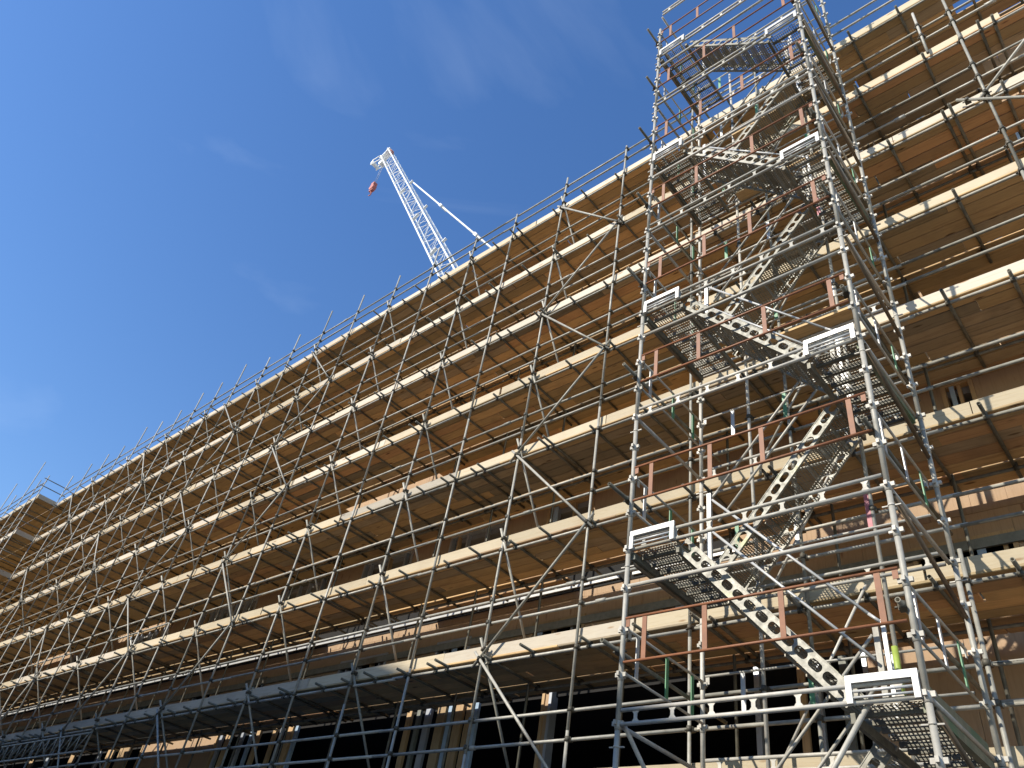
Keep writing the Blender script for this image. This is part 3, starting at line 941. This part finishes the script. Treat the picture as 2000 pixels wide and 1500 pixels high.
# gangway planks between tower and scaffold
for i in (3, 4, 5, 6):
    m = MB()
    for j, x0 in enumerate((-3.95,)):
        m.box((x0, TY1-0.24, lev(i)+0.02), (x0+1.75, TY1-0.02, lev(i)+0.06))
    tag(m.build('gangway_plank', 'deck'), 'brown plank bridging the tower back at the %s' % LV[i], 'plank', 'gangway planks at the tower back')
# base diagonals at the foot of the front
o = MB().tube((-3.2, TY0+0.05, 2.9), (-2.3, TY0+0.05, 4.15), 0.0235, 10).build('tower_brace', 'tower')
tag(o, 'pale tube slanting up to the right under the bottom landing beam', 'brace', 'diagonal rods of the stair tower')
o = MB().tube((-3.95, TY1+0.06, 2.6), (-2.1, TY1+0.06, 4.4), 0.0235, 10).build('tower_brace', 'tower')
tag(o, 'long pale tube slanting up to the right behind the lowest stair', 'brace', 'diagonal rods of the stair tower')
# horizontal pair of scaffold tubes right of the tower foot
for z, w in ((5.12, 'upper'), (4.74, 'lower')):
    o = MB().tube((-1.8, 0.05, z), (2.5, 0.05, z), TR, 12).build('guard_rail', 'tube'); tag(o, '%s thick pale rail at the lower right edge beside the tower' % w, 'guard rail', 'guard rails of the scaffold')

# ------------------------------------------------------------------ tower crane behind the roof
cr_ = thing('tower_crane', 'white lattice jib of a tower crane rising behind the roof', 'crane', (-23.0, 18.3, 0))
foot, tip = Vector((-26.0, 18.0, 27.8)), Vector((-64.9, 18.0, 92.5))
d = (tip-foot).normalized(); n = Vector((d.z, 0, -d.x)); n = n if n.x > 0 else -n
m = MB(); web = MB()
hw = 0.62; hh = 0.85
chords = [(n*-hh, -hw), (n*-hh, hw), (n*hh, -hw), (n*hh, hw)]
L = (tip-foot).length
for o, y in chords:
    m.tube(foot+o+Vector((0, y, 0)), tip+o*0.85+Vector((0, y*0.8, 0)), 0.1, 8, False)
NB = 34
for i in range(NB):
    a, b = foot+d*(L*i/NB), foot+d*(L*(i+1)/NB)
    for y in (-hw, hw):
        Y = Vector((0, y, 0))
        web.tube(a-n*hh+Y, a+n*hh+Y, 0.026, 5, False)
        if i % 2: web.tube(a-n*hh+Y, b+n*hh+Y, 0.026, 5, False)
        else: web.tube(a+n*hh+Y, b-n*hh+Y, 0.026, 5, False)
    for s_ in (-1, 1):
        web.tube(a+n*(hh*s_)+Vector((0, -hw, 0)), b+n*(hh*s_)+Vector((0, hw, 0)), 0.022, 5, False)
m.build('jib_chords', 'crane', cr_); web.build('jib_lattice', 'crane', cr_)
h = MB()
T = tip
h.bar(T-n*1.1, T+n*1.0, 0.9, 0.25, d)
for y in (-.55, .55):
    h.tube(T-n*0.7+Vector((0, y, 0)), T+Vector((-2.4, y, 0.1)), 0.07, 6, False); h.tube(T-n*0.8+Vector((0, y, 0))-d*1.5, T+Vector((-2.6, y, -0.9)), 0.07, 6, False)
    h.tube(T+Vector((-2.4, y, 0.1)), T+Vector((-2.6, y, -0.9)), 0.1, 6, False)
h.tube(T+Vector((-2.5, -.6, -0.4)), T+Vector((-2.5, .6, -0.4)), 0.3, 12, False)
h.tube(T-d*1.6+n*-1.2+Vector((0, -.4, 0)), T-d*1.6+n*-1.2+Vector((0, .4, 0)), 0.45, 12, False)
h.build('jib_head', 'crane', cr_)
MB().tube(T+n*1.1+Vector((0, -.2, -0.7)), T+n*1.1+Vector((0, .3, -0.7)), 0.26, 10, False).build('warning_lamp', 'crane_red', cr_)
fit = MB()
for f in (0.35, 0.47, 0.62, 0.76):
    p = foot+d*(L*f); fit.bar(p+n*hh, p+n*(hh+0.55), 0.25, 0.12, d); fit.bar(p-n*(hh+0.05), p-n*(hh-0.9), 0.3, 0.12, d)
fit.build('jib_bracket', 'crane', cr_)
pa = Vector((-53.75, 18, 76.6)); pb = Vector((-23.4, 18, 36.2))
pn = MB()
for y in (-0.35, 0.35): pn.tube(pa+Vector((0, y*.3, 0)), pb+Vector((0, y, 0)), 0.085, 8, False)
for f in (0.27, 0.52, 0.8):
    q = pa.lerp(pb, f); e = (pb-pa).normalized(); pn.bar(q-e*0.35, q+e*0.35, 0.9, 0.3)
pn.build('pendant', 'crane', cr_)
ms = MB()
for x in (-1, 1):
    for y in (-1, 1):
        ms.tube((-24+x, 18.3+y, 0), (-24+x, 18.3+y, 26), 0.12, 8, False)
for i in range(13):
    for y in (-1, 1): ms.tube((-25, 18.3+y, 2*i), (-23, 18.3+y, 2*i+2), 0.05, 5, False)
    for x in (-1, 1): ms.tube((-24+x, 17.3, 2*i), (-24+x, 19.3, 2*i+2), 0.05, 5, False)
ms.build('mast', 'crane', cr_)
MB().box((-27.2, 16.9, 26.02), (-16.5, 19.7, 27.2)).box((-19.5, 17.0, 27.22), (-16.6, 19.6, 29.4)).build('machinery_deck', 'crane', cr_)
af = MB()
for y in (-0.8, 0.8):
    af.tube((-22.0, 18+y, 27.2), (-23.4, 18+y*.4, 36.2), 0.14, 8, False); af.tube((-18.0, 18+y, 27.2), (-23.4, 18+y*.4, 36.2), 0.12, 8, False)
af.build('a_frame', 'crane', cr_)
hk = Vector((-64.7, 18.0, 83.9))
rp = MB()
for x in (-0.25, 0.25): rp.tube(hk+Vector((x, 0, 1.0)), Vector((hk.x+x*.6, 18, 91.8)), 0.022, 5, False)
rp.build('hoist_rope', 'rope', cr_)
hb = MB()
hb.box(hk+Vector((-0.36, -0.2, -0.2)), hk+Vector((0.36, 0.2, 0.8))); hb.box(hk+Vector((-0.3, -0.3, 0.9)), hk+Vector((0.3, 0.3, 1.5)))
hb.tube(hk+Vector((0, -.3, 0.5)), hk+Vector((0, .3, 0.5)), 0.46, 14, False); hb.tube(hk+Vector((0, 0, -0.3)), hk+Vector((0, 0, -0.6)), 0.1, 8, False)
for q in range(7):
    a0, a1 = math.pi*(0.5-q*0.2), math.pi*(0.5-(q+1)*0.2)
    hb.tube(hk+Vector((0.26*math.cos(a0), 0, -0.86+0.26*math.sin(a0))), hk+Vector((0.26*math.cos(a1), 0, -0.86+0.26*math.sin(a1))), 0.07, 8, False)
hb.build('hook_block', 'crane_red', cr_)

# ------------------------------------------------------------------ the house across the street: its roof line shades the foot of the scaffold
nb = thing('street_building', 'brick building across the street whose roof shades the scaffold foot', 'building', (-20, -23.5, 0))
def back(x, z, D=-22.2):            # from a point on the scaffold front, back along the sun to the street side
    t = -D
    return x - SUN_A*t, z + SUN_B*t
prof = [back(-75, 7.3), back(-24, 7.1), back(-13.2, 6.9), back(-10.8, 6.15), back(-3, 2.5), back(2, 0.15)]
fr_, bk_ = -22.2, -34.0
m = MB()
pts = [(prof[0][0], 0.1)] + [(prof[-1][0], 0.1)] + list(reversed(prof))
m.poly([(x, fr_, z) for x, z in pts]); m.poly([(x, bk_, z) for x, z in reversed(pts)])
for i in range(len(pts)):
    (xa, za), (xb, zb) = pts[i], pts[(i+1) % len(pts)]
    m.poly([(xa, fr_, za), (xa, bk_, za), (xb, bk_, zb), (xb, fr_, zb)])
m.build('wall', 'brick', nb)
for q in range(18):
    for s_ in range(5):
        x = -75 + q*3.6; z = 2.0 + s_*3.2
        MB().box((x, fr_+0.005, z), (x+1.3, fr_+0.03, z+1.7)).build('window', 'glass', nb)
